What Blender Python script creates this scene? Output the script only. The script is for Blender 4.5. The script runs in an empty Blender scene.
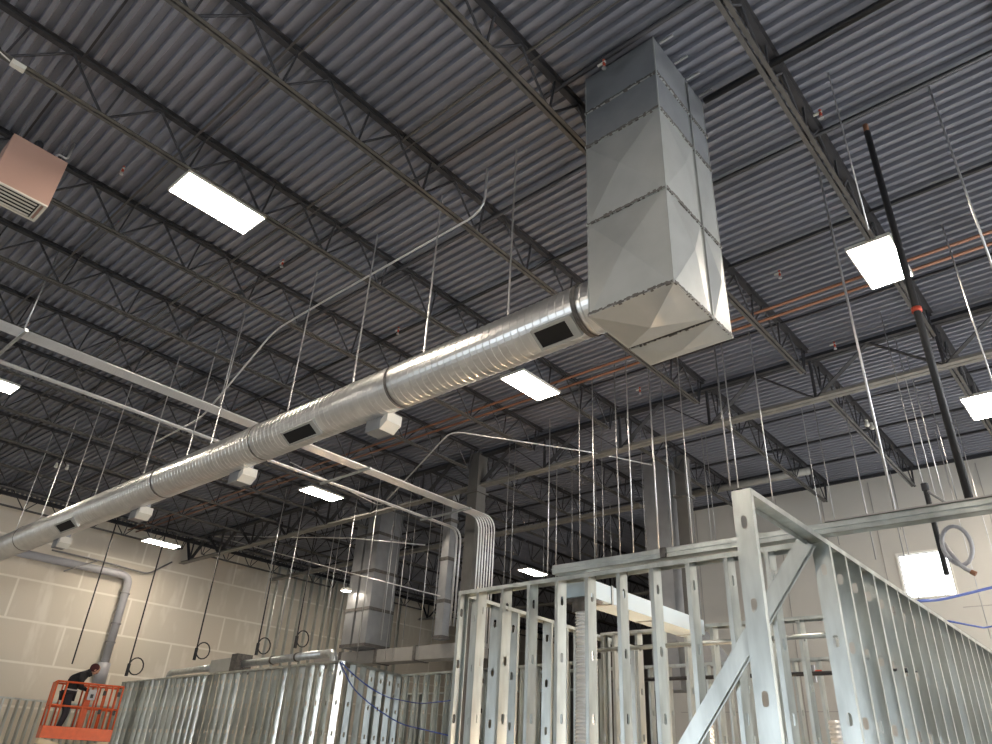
import bpy, bmesh, math, random
from mathutils import Vector, Matrix
random.seed(7)
PI = math.pi
scn = bpy.context.scene
COL = scn.collection

# ------------------------------------------------------------------ camera
F = 718.5
YAW, PIT, ROL = math.radians(42.791), math.radians(28.939), math.radians(3.3456)
EYE = Vector((0, 0, 1.5))
fw = Vector((math.cos(PIT)*math.cos(YAW), math.cos(PIT)*math.sin(YAW), math.sin(PIT)))
r0 = Vector((math.sin(YAW), -math.cos(YAW), 0)); u0 = r0.cross(fw)
rt = math.cos(ROL)*r0 + math.sin(ROL)*u0
up = -math.sin(ROL)*r0 + math.cos(ROL)*u0
cam_d = bpy.data.cameras.new('camera'); cam = bpy.data.objects.new('camera', cam_d); COL.objects.link(cam)
cam_d.sensor_fit = 'HORIZONTAL'; cam_d.sensor_width = 36; cam_d.lens = F/992*36
cam_d.clip_end = 200
M = Matrix((rt, up, -fw)).transposed().to_4x4(); M.translation = EYE
cam.matrix_world = M
scn.camera = cam

# measuring helpers: where in the building a sight line meets a known plane
def ray(x, y): return fw*F + rt*(x-496) - up*(y-372)
def onX(x, y, X): d = ray(x, y); return EYE + d*(X/d.x)
def onY(x, y, Y): d = ray(x, y); return EYE + d*(Y/d.y)
def onZ(x, y, Z): d = ray(x, y); return EYE + d*((Z-1.5)/d.z)

# ------------------------------------------------------------------ materials
def mat(name, col, rough=.5, metal=0., noise=0., nscale=20, bump=0., emit=None, es=0., col2=None, stretch=None):
    m = bpy.data.materials.new(name); m.use_nodes = True
    nt = m.node_tree; b = nt.nodes['Principled BSDF']
    b.inputs['Base Color'].default_value = (*col, 1); b.inputs['Roughness'].default_value = rough
    b.inputs['Metallic'].default_value = metal
    if noise or bump:
        tc = nt.nodes.new('ShaderNodeTexCoord'); mp = nt.nodes.new('ShaderNodeMapping')
        n = nt.nodes.new('ShaderNodeTexNoise'); n.inputs['Scale'].default_value = nscale; n.inputs['Detail'].default_value = 4
        if stretch: mp.inputs['Scale'].default_value = stretch
        nt.links.new(tc.outputs['Object'], mp.inputs['Vector']); nt.links.new(mp.outputs['Vector'], n.inputs['Vector'])
        if noise:
            cr = nt.nodes.new('ShaderNodeValToRGB')
            c2 = col2 or tuple(c*(1-noise) for c in col)
            cr.color_ramp.elements[0].position = .35; cr.color_ramp.elements[1].position = .65
            cr.color_ramp.elements[0].color = (*c2, 1); cr.color_ramp.elements[1].color = (*col, 1)
            nt.links.new(n.outputs['Fac'], cr.inputs['Fac']); nt.links.new(cr.outputs['Color'], b.inputs['Base Color'])
        if bump:
            bp = nt.nodes.new('ShaderNodeBump'); bp.inputs['Strength'].default_value = bump; bp.inputs['Distance'].default_value = .01
            nt.links.new(n.outputs['Fac'], bp.inputs['Height']); nt.links.new(bp.outputs['Normal'], b.inputs['Normal'])
    if emit:
        b.inputs['Emission Color'].default_value = (*emit, 1); b.inputs['Emission Strength'].default_value = es
    return m
DECK = mat('painted_steel_deck', (.225, .234, .275), .5, .15, .14, 1.2)
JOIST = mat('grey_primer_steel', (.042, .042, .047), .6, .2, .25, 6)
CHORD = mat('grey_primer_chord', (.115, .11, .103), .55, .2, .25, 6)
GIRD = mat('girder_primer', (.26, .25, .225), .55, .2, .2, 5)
GALV = mat('galvanised_steel', (.60, .635, .65), .36, .85, .22, 9, stretch=(1, 1, .3))
GALV2 = mat('stud_steel', (.60, .635, .61), .30, .88, .32, 5, stretch=(1, 1, .25))
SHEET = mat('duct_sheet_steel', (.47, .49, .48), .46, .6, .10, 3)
SHEET_DARK = mat('dark_duct_steel', (.27, .285, .30), .5, .5, .15, 3)
SHEETD = mat('weathered_duct_steel', (.34, .35, .36), .45, .5, .15, 3)
SPIRAL = mat('spiral_duct_steel', (.80, .80, .78), .30, .9, .12, 5)
SEAL = mat('duct_sealant', (.13, .12, .11), .7, 0, .4, 15)
ROD = mat('bright_rod', (.60, .60, .60), .38, .85)
RODD = mat('dull_rod', (.30, .30, .30), .45, .6)
EMT = mat('conduit_steel', (.70, .70, .70), .35, .7)
BLACK = mat('black_paint', (.012, .012, .013), .5)
DARK = mat('dark_opening', (.004, .004, .004), .9)
COPPER = mat('orange_pipe_paint', (.26, .12, .065), .5, .2)
ORANGE = mat('lift_orange', (.62, .10, .02), .45, 0, .15, 10)
CREAM = mat('lift_cream', (.70, .62, .42), .5)
RED = mat('red_brass', (.55, .08, .04), .4, .3)
WHITE = mat('white_enamel', (.62, .61, .55), .45)
PVC = mat('grey_pipe', (.38, .38, .40), .45)
HEAT = mat('heater_brown', (.42, .27, .22), .5)
BLUE = mat('blue_cable', (.035, .07, .26), .45)
FLEX = mat('flex_foil', (.78, .78, .77), .3, .7)
BANDG = mat('grey_duct_wrap', (.36, .345, .32), .6, .1, .1, 4)
COLU = mat('column_paint', (.13, .125, .115), .6, 0, .2, 3)
CLOTH = mat('black_cloth', (.012, .012, .014), .9)
DENIM = mat('dark_trousers', (.022, .022, .03), .9)
SKIN = mat('skin', (.45, .27, .19), .6)
CAP = mat('dark_red_cap', (.06, .012, .014), .85)
BOOT = mat('brown_boot', (.12, .07, .04), .8)
LAMP = mat('lit_diffuser', (1, 1, 1), .5, emit=(1.0, .87, .72), es=76)
LAMPW = mat('fixture_white', (.7, .68, .62), .5)
DAY = mat('daylight_pane', (1, 1, 1), .5, emit=(.95, .97, 1.0), es=9)
DAYN = mat('added_near_daylight', (1, 1, 1), .5, emit=(.95, .97, 1.0), es=16)
DAYC = mat('added_cool_daylight', (1, 1, 1), .5, emit=(.80, .90, 1.0), es=3.3)
WORKL = mat('added_lamp_lens', (1, 1, 1), .5, emit=(1.0, .66, .38), es=1000)
FLOOR = mat('concrete_floor', (.44, .43, .41), .6, 0, .25, 1.5)

def wall_mat(name, c1, c2, mortar, row, bw, msize):
    m = bpy.data.materials.new(name); m.use_nodes = True; nt = m.node_tree; b = nt.nodes['Principled BSDF']
    b.inputs['Roughness'].default_value = .85
    tc = nt.nodes.new('ShaderNodeTexCoord'); mp = nt.nodes.new('ShaderNodeMapping'); br = nt.nodes.new('ShaderNodeTexBrick')
    mp.inputs['Rotation'].default_value = (PI/2, 0, 0)
    nt.links.new(tc.outputs['Object'], mp.inputs['Vector']); nt.links.new(mp.outputs['Vector'], br.inputs['Vector'])
    br.inputs['Color1'].default_value = (*c1, 1); br.inputs['Color2'].default_value = (*c2, 1); br.inputs['Mortar'].default_value = (*mortar, 1)
    br.inputs['Scale'].default_value = 1; br.inputs['Mortar Size'].default_value = msize; br.inputs['Mortar Smooth'].default_value = .6
    br.inputs['Brick Width'].default_value = bw; br.inputs['Row Height'].default_value = row
    # trowelled smears on the board
    n = nt.nodes.new('ShaderNodeTexNoise'); n.inputs['Scale'].default_value = 1.0; n.inputs['Detail'].default_value = 3
    mp2 = nt.nodes.new('ShaderNodeMapping'); mp2.inputs['Scale'].default_value = (3.2, 3.2, .9)
    nt.links.new(tc.outputs['Object'], mp2.inputs['Vector']); nt.links.new(mp2.outputs['Vector'], n.inputs['Vector'])
    cr = nt.nodes.new('ShaderNodeValToRGB'); cr.color_ramp.elements[0].position = .56; cr.color_ramp.elements[1].position = .72
    cr.color_ramp.elements[0].color = (0, 0, 0, 1); cr.color_ramp.elements[1].color = (.55, .55, .55, 1)
    nt.links.new(n.outputs['Fac'], cr.inputs['Fac'])
    mx = nt.nodes.new('ShaderNodeMix'); mx.data_type = 'RGBA'
    nt.links.new(cr.outputs['Color'], mx.inputs['Factor']); nt.links.new(br.outputs['Color'], mx.inputs[6]); mx.inputs[7].default_value = (*mortar, 1)
    nt.links.new(mx.outputs[2], b.inputs['Base Color'])
    return m
DRY = wall_mat('taped_drywall', (.62, .57, .475), (.65, .595, .50), (.80, .76, .67), 1.22, 3.66, .045)
DRY2 = mat('painted_wall_panel', (.56, .54, .49), .8, 0, .06, .8)

DARKW = mat('darkened_far_wall', (.16, .15, .14), .9, 0, .2, 2)  # wall colour lowered so the deep bay stays dark

# ------------------------------------------------------------------ mesh builder
class MB:
    def __init__(s): s.v = []; s.f = []
    def add(s, vs, fs):
        n = len(s.v); s.v += [tuple(v) for v in vs]; s.f += [tuple(i+n for i in f) for f in fs]; return s
    def box(s, a, b):
        x0, y0, z0 = a; x1, y1, z1 = b
        return s.add([(x0,y0,z0),(x1,y0,z0),(x1,y1,z0),(x0,y1,z0),(x0,y0,z1),(x1,y0,z1),(x1,y1,z1),(x0,y1,z1)],
                     [(0,3,2,1),(4,5,6,7),(0,1,5,4),(1,2,6,5),(2,3,7,6),(3,0,4,7)])
    def bar(s, p, q, w, h, ref=(0, 0, 1)):
        p, q = Vector(p), Vector(q); d = (q-p).normalized(); r = Vector(ref)
        if abs(d.dot(r)) > .98: r = Vector((1, 0, 0))
        a = d.cross(r).normalized(); b = a.cross(d)
        vs = []
        for e in (p, q):
            for i, j in ((-1,-1),(1,-1),(1,1),(-1,1)): vs.append(e + a*(i*w/2) + b*(j*h/2))
        return s.add(vs, [(0,3,2,1),(4,5,6,7),(0,1,5,4),(1,2,6,5),(2,3,7,6),(3,0,4,7)])
    def tube(s, pts, r, n=8, cap=True, radii=None):
        pts = [Vector(p) for p in pts]; k = len(pts); vs = []; fs = []
        prev = None
        for i, p in enumerate(pts):
            d = (pts[min(i+1, k-1)] - pts[max(i-1, 0)]).normalized()
            if prev is None:
                ref = Vector((0, 0, 1)) if abs(d.z) < .9 else Vector((1, 0, 0))
                a = d.cross(ref).normalized()
            else:
                a = (prev - d*prev.dot(d)).normalized()
            prev = a; b = d.cross(a); rr = radii[i] if radii else r
            for j in range(n):
                t = 2*PI*j/n; vs.append(p + a*(math.cos(t)*rr) + b*(math.sin(t)*rr))
        for i in range(k-1):
            for j in range(n):
                j2 = (j+1) % n; fs.append((i*n+j, i*n+j2, (i+1)*n+j2, (i+1)*n+j))
        if cap: fs.append(tuple(range(n-1, -1, -1))); fs.append(tuple((k-1)*n+j for j in range(n)))
        return s.add(vs, fs)
    def angle(s, p, q, w=.05, t=.006, flip=1, ref=(0, 0, 1)):   # L section running p to q
        p, q = Vector(p), Vector(q); d = (q-p).normalized(); a = d.cross(Vector(ref)).normalized()*flip; b = Vector(ref)
        s.bar(p+a*w/2, q+a*w/2, w, t); s.bar(p+b*w/2, q+b*w/2, t, w)
        return s
    def mesh(s, name):
        me = bpy.data.meshes.new(name); me.from_pydata(s.v, [], s.f); me.update(); return me
    def build(s, name, m, parent=None, smooth=False, loc=None):
        me = s.mesh(name)
        if smooth:
            for p in me.polygons: p.use_smooth = True
        me.materials.append(m); o = bpy.data.objects.new(name, me); COL.objects.link(o)
        if parent: o.parent = parent
        if loc: o.location = loc
        return o

def tag(o, label=None, cat=None, group=None, kind=None):
    if label: o['label'] = label
    if cat: o['category'] = cat
    if group: o['group'] = group
    if kind: o['kind'] = kind
    return o
def empty(name, loc=(0, 0, 0), rz=0):
    o = bpy.data.objects.new(name, None); COL.objects.link(o); o.location = loc; o.rotation_euler = (0, 0, rz); o.empty_display_size = .1
    return o
KIDS = {}
def kids(o): return [c for c in bpy.data.objects if c.parent == o]
def clone(o, loc, label=None, rz=None, group=None, ch=None):
    r = o.copy(); COL.objects.link(r); r.location = loc
    if rz is not None: r.rotation_euler = (0, 0, rz)
    if label: r['label'] = label
    if group: r['group'] = group
    for c in (ch if ch is not None else kids(o)):
        d = c.copy(); COL.objects.link(d); d.parent = r
    return r
ORD = ['first','second','third','fourth','fifth','sixth','seventh','eighth','ninth','tenth','eleventh','twelfth','thirteenth','fourteenth','fifteenth','sixteenth','seventeenth','eighteenth','nineteenth','twentieth']
def ordw(i):
    if i < 20: return ORD[i]
    t = ['twenty','thirty','forty','fifty'][(i+1)//10-2]; u = (i+1) % 10
    return t+'-'+ORD[u-1] if u else {'twenty':'twentieth','thirty':'thirtieth','forty':'fortieth','fifty':'fiftieth'}[t]

# ------------------------------------------------------------------ room shell
ZD = 8.62      # underside of the deck ribs
YL, XR, YC, XF = 27.0, 19.2, 10.3, 36.0
def struct(mb, name, m, **k): return tag(mb.build(name, m, **k), kind='structure')
struct(MB().box((-14, -12, -.1), (XF, YL, 0)), 'floor', FLOOR)
# ribbed roof deck, ribs run along Y
mb = MB(); P = .1524; x = -14.0; prof = []
while x < XF:
    prof += [(x, ZD+.056), (x+.074, ZD+.056), (x+.088, ZD), (x+.138, ZD)]; x += P
n = len(prof); vs = [(px, -12, pz) for px, pz in prof] + [(px, YL+.2, pz) for px, pz in prof]
mb.add(vs, [(i, i+1, n+i+1, n+i) for i in range(n-1)])
mb.box((-14, -12, ZD+.06), (XF+.2, YL+.2, ZD+.2))
struct(mb, 'ceiling', DECK)
struct(MB().box((-14, YL, 0), (XF+.2, YL+.2, ZD+.06)), 'wall_left', DRY)
# right wall with window opening
wy0, wy1, wz0, wz1 = 3.25, 4.27, 5.5, 6.5
mb = MB()
mb.box((XR, -12, 0), (XR+.2, wy0, ZD+.04)).box((XR, wy1, 0), (XR+.2, YC+.2, ZD+.04)).box((XR, wy0, 0), (XR+.2, wy1, wz0)).box((XR, wy0, wz1), (XR+.2, wy1, ZD+.04))
struct(mb, 'wall_right', DRY2)
struct(MB().box((XR+.2, YC, 0), (XF, YC+.2, ZD+.04)), 'wall_return', DARKW)
struct(MB().box((XF, YC, 0), (XF+.2, YL, ZD+.04)), 'wall_far', DARKW)
struct(MB().box((-14.2, -12, 0), (-14, YL, ZD+.06)), 'wall_back', DRY2)
struct(MB().box((-14, -12.2, 0), (XR+.2, -12, ZD+.06)), 'wall_near', DRY2)
w = struct(MB().box((XR+.12, wy0, wz0), (XR+.14, wy1, wz1)), 'window_1', DAY)
f = MB()
for a, b in (((XR-.02, wy0-.05, wz0-.05), (XR+.1, wy0, wz1+.05)), ((XR-.02, wy1, wz0-.05), (XR+.1, wy1+.05, wz1+.05)), ((XR-.02, wy0, wz0-.05), (XR+.1, wy1, wz0)), ((XR-.02, wy0, wz1), (XR+.1, wy1, wz1+.05))): f.box(a, b)
f.build('window_frame', LAMPW, w)
struct(MB().box((-13.99, 3, .6), (-13.95, 21, 4.2)), 'added_window_2', DAYC)  # unseen opening added behind the camera for the cool streak on the duct
struct(MB().box((-9, -11.99, .3), (3, -11.95, 4.4)), 'added_window_3', DAYC)  # unseen daylight opening added behind the camera
struct(MB().box((8, -11.99, .3), (18, -11.95, 4.6)), 'added_window_4', DAYN)  # unseen opening added at the right to brighten the near deck
# dark ledger angles at the wall heads, panel joints on the right wall
struct(MB().box((XR-.06, -12, ZD-.10), (XR-.001, YC, ZD-.02)), 'trim_1', JOIST)
struct(MB().box((-14, YL-.10, ZD-.14), (XF, YL-.001, ZD-.02)), 'trim_2', JOIST)
mb = MB()
for i in range(19):
    yy = -11 + i*1.2
    if yy < YC-.3 and not (wy0-.1 < yy < wy1+.1): mb.box((XR-.008, yy-.01, 0), (XR-.001, yy+.01, ZD-.2))
for zz in (3.1, 5.2, 7.2): mb.box((XR-.008, -12, zz-.008), (XR-.001, wy0-.06, zz+.008)); mb.box((XR-.008, wy1+.06, zz-.008), (XR-.001, YC, zz+.008))
struct(mb, 'trim_3', BANDG)

# ------------------------------------------------------------------ open web joists
ZT, ZB = ZD, 7.98     # top of joist, bottom chord
def joist(x0, x1, name='roof_joist'):
    L = x1-x0; t = empty(name, (x0, 0, ZB))
    H = ZT-ZB
    m = MB()
    for s in (-1, 1): m.angle((0, s*.012, H-.055), (L, s*.012, H-.055), .05, .007, s); m.bar((0, s*.038, H-.006), (L, s*.038, H-.006), .052, .01)
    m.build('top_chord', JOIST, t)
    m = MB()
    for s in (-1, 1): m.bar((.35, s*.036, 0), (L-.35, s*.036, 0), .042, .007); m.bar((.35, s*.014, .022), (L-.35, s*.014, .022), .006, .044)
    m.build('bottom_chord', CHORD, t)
    np_ = int(round((L-.6)/1.10)); pw = (L-.6)/np_
    w_ = MB(); w_.tube([(0, 0, 0), (0, 0, 1)], 1, 6)
    for i in range(np_+1):
        xb = .3+i*pw; m = MB()
        xl, xr_ = max(.1, xb-pw/2), min(L-.1, xb+pw/2)
        m.tube([(xl, 0, H-.04), (xb-.03, 0, .02)], .016, 6); m.tube([(xb+.03, 0, .02), (xr_, 0, H-.04)], .016, 6)
        m.bar((xb, 0, .02), (xb+.08, 0, H-.04), .022, .022)
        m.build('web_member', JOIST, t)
    return t
G = [-1.35, 12.35, 24.6]
ys = [1.44+2.071*k for k in range(-3, 13) if 1.44+2.071*k < 26.7]
bayA = joist(G[0]+.12, G[1]-.12); kA = kids(bayA)
bayB = joist(G[1]+.12, XR-.02); kB = kids(bayB)
bayC = joist(XR+.1, G[2]-.12); kC = kids(bayC)
bayD = joist(G[2]+.12, XF-.05); kD = kids(bayD)
bayN = joist(-9, G[0]-.12); kN = kids(bayN)
def place_row(proto, ks, rows, x, what):
    for i, yy in enumerate(rows):
        lab = 'dark open-web steel roof joist %s, %s from the right' % (what, ordw(i))
        if i == 0: proto.location.y = yy; tag(proto, lab, 'roof joist', 'open-web joists '+what)
        else: clone(proto, (x, yy, ZB), lab, ch=ks)
place_row(bayA, kA, ys[1:], G[0]+.12, 'in the near bay')
place_row(bayB, kB, ys, G[1]+.12, 'in the second bay')
rowsC = [y for y in ys if y > YC+.3]
place_row(bayC, kC, rowsC, XR+.1, 'in the dark deep bay')
place_row(bayD, kD, rowsC, G[2]+.12, 'in the deepest bay')
place_row(bayN, kN, ys[3:9], -9, 'before the top left corner')

def girder(X, y0, y1, label, zb=7.64, mtop=JOIST, mbot=GIRD):
    t = empty('joist_girder', (X, y0, zb)); L = y1-y0; H = 8.50-zb
    m = MB()
    for s in (-1, 1): m.bar((s*.055, 0, H-.05), (s*.055, L, H-.05), .09, .012, (0,0,1)); m.bar((s*.014, 0, H), (s*.014, L, H), .012, .10)
    m.build('top_chord', mtop, t)
    m = MB()
    for s in (-1, 1): m.bar((s*.06, 0, 0), (s*.06, L, 0), .095, .012); m.bar((s*.016, 0, .045), (s*.016, L, .045), .012, .09)
    m.build('bottom_chord', mbot, t)
    # panel points fall under the joists
    pts = [y-y0 for y in ys if y0+.5 < y < y1-.5]
    for i, p in enumerate(pts):
        m = MB()
        for s in (-1, 1):
            m.bar((s*.03, p, .02), (s*.03, min(L-.1, p+1.03), H-.03), .012, .06, (1, 0, 0)); m.bar((s*.03, p, .02), (s*.03, max(.1, p-1.03), H-.03), .012, .06, (1, 0, 0))
        m.bar((0, p, .02), (0, p, H), .045, .045, (1, 0, 0))
        m.build('web_member', mtop, t)
    return tag(t, label, 'girder', 'joist girders')
girder(G[0], -5, 26.9, 'steel joist girder just outside the top left corner')
girder(G[1], -5, 26.9, 'steel joist girder with pale bottom chord crossing beyond the tall rectangular duct')
girder(G[2], 10.6, 26.9, 'deep steel joist girder in the dark zone behind the columns')

# bridging lines and sprinkler lines under the deck
def bridging(X, z, label, w=.045, double=False, y0=-5, y1=26.8, m=JOIST):
    b = MB(); b.bar((X, y0, z), (X, y1, z), w, .006); b.bar((X-w/2, y0, z+w/2), (X-w/2, y1, z+w/2), .006, w)
    if double: b.bar((X+.12, y0, z), (X+.12, y1, z), w*.7, .006)
    return tag(b.build('joist_bridging', m), label, 'bridging', 'bridging angles')
ZU = ZD-.065
bridging(.78, ZU, 'bridging angle high against the deck nearest the top left corner', .022)
bridging(2.25, ZU, 'bridging angle against the deck right of the top left ceiling light', .022, True, m=CHORD)
bridging(4.0, ZU, 'paired bridging angles high against the deck above the spiral duct', .025, True, m=CHORD)
bridging(9.0, ZU, 'dark strip against the deck above the right-hand ceiling light', .045)  # dark strip laid along a dark line of the deck
bridging(11.0, ZU, 'bridging angle against the deck just before the girder', .03)
bridging(14.7, ZU, 'bridging angle against the deck in the bay beyond the girder', .03)
bridging(16.3, ZU, 'dark deck seam angle before the far right wall, nearer one', .04)
bridging(17.7, ZU, 'dark deck seam angle before the far right wall, farther one', .04)
def pipe(name, pts, r, m, label, cat, n=10, group=None, smooth=True):
    return tag(MB().tube(pts, r, n).build(name, m, smooth=smooth), label, cat, group)
pipe('dark_deck_line', [(5.80, -5, ZD-.10), (5.80, 2.28, ZD-.10)], .04, BLACK, 'dark tube under the deck from the tall rectangular duct toward the upper right', 'pipe')  # dark tube laid along a wide dark band of the deck
pipe('dark_deck_line', [(4.62, -5, ZD-.035), (4.62, 26, ZD-.035)], .03, JOIST, 'dark sprinkler pipe passing in front of the tall duct head', 'pipe')
pipe('dark_deck_line', [(5.80, 3.5, ZD-.10), (5.80, 26.5, ZD-.10)], .035, JOIST, 'dark tube under the deck running left from behind the tall duct', 'pipe')  # same dark band continued beyond the tall duct
pipe('dark_deck_line', [(7.15, -5, ZD-.07), (7.15, 26.5, ZD-.07)], .03, BLACK, 'thin black sprinkler pipe meeting the black drop pole', 'pipe')
for X, lab in ((9.98, 'orange painted pipe under the deck, nearer of the pair'), (10.26, 'orange painted pipe under the deck, farther of the pair')):
    pipe('gas_pipe', [(X, -5, 8.26), (X, 26.5, 8.26)], .026, COPPER, lab, 'pipe', group='orange pipes')
# pale beam beyond
pipe('roof_drain_pipe', [(17.4, 5.4, 8.33), (17.4, 9.8, 8.33)], .09, GIRD, 'pale round drain pipe under the deck near the far right wall', 'pipe', 14)
tag(MB().bar((15.7, 9.2, 7.64), (15.7, 26, 7.64), .16, .10).build('steel_beam', GIRD), 'pale steel beam running left in the dark zone beyond the girder', 'beam')
# sprinkler heads
def sprinkler(px, py, z, label, red=True):
    p = onZ(px, py, z); t = empty('fire_sprinkler', p)
    MB().tube([(0, 0, .10), (0, 0, .0)], .016, 8).build('nipple', RED if red else WHITE, t)
    MB().tube([(0, 0, -.0), (0, 0, -.03)], .012, 8).build('bulb', ROD, t)
    MB().tube([(0, 0, -.035), (0, 0, -.04)], .028, 10).build('deflector', ROD, t)
    MB().tube([(0, -.02, .06), (0, .08, .06)], .016, 8).build('tee', WHITE, t)
    return tag(t, label, 'sprinkler', 'sprinkler heads')
for px, py, z, lab in ((604, 66, 8.35, 'red sprinkler head in front of the tall duct head'), (122, 172, 8.35, 'red sprinkler head left of the bright top left light'),
      (282, 265, 8.3, 'sprinkler head above the bent conduit'), (541, 345, 8.3, 'sprinkler head above the light below the spiral duct'),
      (780, 276, 8.3, 'sprinkler head on the pipe right of the tall duct'), (835, 347, 8.2, 'sprinkler head near the girder under the right-hand light'),
      (821, 116, 8.45, 'small red sprinkler head beside the light joist at the top right'), (640, 392, 8.0, 'sprinkler head just below the tall duct'),
      (398, 332, 8.3, 'sprinkler head over the middle of the spiral duct')):
    sprinkler(px, py, z, lab)

# ------------------------------------------------------------------ ceiling lights
def fixture():
    t = empty('ceiling_light')
    m = MB(); a, b, h = .57, .285, .05
    m.box((-a, -b, .02), (a, b, h)); m.box((-.35, -.1, h), (.35, .1, h+.05))
    m.box((-a, -b, 0), (a, -b+.02, .02)); m.box((-a, b-.02, 0), (a, b, .02)); m.box((-a, -b, 0), (-a+.02, b, .02)); m.box((a-.02, -b, 0), (a, b, .02))
    m.build('housing', LAMPW, t)
    MB().box((-a+.02, -b+.02, .0), (a-.02, b-.02, .018)).build('diffuser', LAMP, t)
    for s in (-1, 1):
        MB().tube([(s*.45, 0, h), (s*.45, 0, .5)], .005, 6).build('hanger', RODD, t)
    return t
fx = fixture(); fxk = kids(fx)
LIGHTS = [((2.86, 7.92, 7.95), 'bright rectangular ceiling light at the upper left'), ((9.33, 7.72, 7.92), 'rectangular ceiling light seen just below the spiral duct'),
          ((9.38, 1.50, 7.95), 'bright square-looking ceiling light right of the tall duct'), ((10.98, 16.5, 7.95), 'lit ceiling light with a dark divider behind the conduit bundle'),
          ((10.45, 24.6, 7.60), 'ceiling light close to the left drywall'), ((2.65, 16.7, 7.95), 'ceiling light cut by the left edge'),
          ((20.9, 16.9, 7.95), 'small distant ceiling light above the front stud wall'), ((15.0, 1.32, 7.95), 'ceiling light at the right edge'),
          ((16.6, .65, 7.95), 'sliver of a ceiling light below the one at the right edge')]
for i, (p, lab) in enumerate(LIGHTS):
    if i == 0: fx.location = p; tag(fx, lab, 'ceiling light', 'rectangular ceiling lights')
    else: clone(fx, p, lab, ch=fxk)
for i, p in enumerate([(18.2, 22.3, 7.95), (-5, 8, 7.95), (-5, 1, 7.95), (-5, 17, 7.95), (2.5, -6, 7.95), (9, -6, 7.95), (15.5, -6, 7.95), (2.5, .2, 7.95)]):  # first fixture is added, hidden behind the banded duct to brighten the drywall
    clone(fx, p, 'unseen extra ceiling light like the visible ones', group='ceiling lights outside the picture', ch=fxk)
tag(MB().tube([onZ(968, 385, 8.0)+Vector((0,0,.5)), onZ(968, 385, 8.0)], .004, 5).build('light_cord', RODD), 'thin cord above the ceiling light at the right edge', 'cord')

# ------------------------------------------------------------------ tall rectangular ducts
def creased_box(m, x0, x1, y0, y1, z0, z1, d=.012, bottom=False):
    c = [(x0,y0),(x1,y0),(x1,y1),(x0,y1)]
    for i in range(4):
        (ax, ay), (bx, by) = c[i], c[(i+1) % 4]
        nx, ny = (by-ay), -(bx-ax); l = math.hypot(nx, ny); nx /= l; ny /= l
        mx, my, mz = (ax+bx)/2+nx*d, (ay+by)/2+ny*d, (z0+z1)/2
        m.add([(ax,ay,z0),(bx,by,z0),(bx,by,z1),(ax,ay,z1),(mx,my,mz)], [(0,1,4),(1,2,4),(2,3,4),(3,0,4)])
    if bottom: m.add([(x0,y0,z0),(x1,y0,z0),(x1,y1,z0),(x0,y1,z0),((x0+x1)/2,(y0+y1)/2,z0-d*1.5)], [(1,0,4),(2,1,4),(3,2,4),(0,3,4)])
    else: m.add([(x0,y0,z0),(x1,y0,z0),(x1,y1,z0),(x0,y1,z0)], [(3,2,1,0)])
    m.add([(x0,y0,z1),(x1,y0,z1),(x1,y1,z1),(x0,y1,z1)], [(0,1,2,3)])
def flange(m, x0, x1, y0, y1, z, e=.014, h=.03):
    m.box((x0-e, y0-e, z-h/2), (x1+e, y0, z+h/2)); m.box((x0-e, y1, z-h/2), (x1+e, y1+e, z+h/2))
    m.box((x0-e, y0, z-h/2), (x0, y1, z+h/2)); m.box((x1, y0, z-h/2), (x1+e, y1, z+h/2))
def smear(m, x0, x1, y0, y1, z, seed):
    rr = random.Random(seed)   # blotchy sealant brushed along a joint
    for side in range(2):
        t = 0
        while t < 1:
            w = rr.uniform(.012, .04); h = rr.uniform(.012, .042); dz = rr.uniform(-.007, .007)
            a, b = t, min(1, t+w)
            if side == 0: m.box((x0-.017, y0+(y1-y0)*a, z-h/2+dz), (x0-.001, y0+(y1-y0)*b, z+h/2+dz))
            else: m.box((x0+(x1-x0)*a, y0-.017, z-h/2+dz), (x0+(x1-x0)*b, y0-.001, z+h/2+dz))
            t = b
def rect_duct(label, x0, x1, y0, y1, zs, crease, msh, seed, group='vertical rectangular ducts', seal=SEAL, band=False):
    t = empty('rectangular_duct', (0, 0, 0))
    for i in range(len(zs)-1):
        m = MB(); creased_box(m, x0, x1, y0, y1, zs[i], zs[i+1], crease[i], bottom=(i == 0))
        m.build('duct_section', SHEET_DARK if (msh is SHEET and i >= 2) else msh, t)  # upper sections of the tall ducts use a darker sheet colour
    for i, z in enumerate(zs[:-1]):
        m = MB(); flange(m, x0, x1, y0, y1, z+(.016 if i == 0 else 0)); m.build('joint_flange', msh, t)
        m = MB()
        if band: flange(m, x0, x1, y0, y1, z+(.05 if i == 0 else 0), .03, .09); m.build('dark_band', seal, t)
        else: smear(m, x0, x1, y0, y1, z+(.02 if i == 0 else 0), seed+i); m.build('joint_sealant', seal, t)
    for ax, ay in ((x0, y0), (x1, y0), (x0, y1), (x1, y1)):
        MB().box((ax-.006, ay-.006, zs[0]), (ax+.006, ay+.006, zs[-1])).build('corner_seam', msh, t)
    return tag(t, label, 'duct', group)
ZS = [5.29, 6.41, 7.50, 8.03, 8.61]
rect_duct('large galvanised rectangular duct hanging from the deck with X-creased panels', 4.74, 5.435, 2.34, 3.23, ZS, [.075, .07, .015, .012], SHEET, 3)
rect_duct('narrower galvanised duct strapped close behind the large hanging duct', 5.50, 5.87, 2.34, 3.23, ZS, [.05, .02, .01, .01], SHEET, 30)
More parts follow.
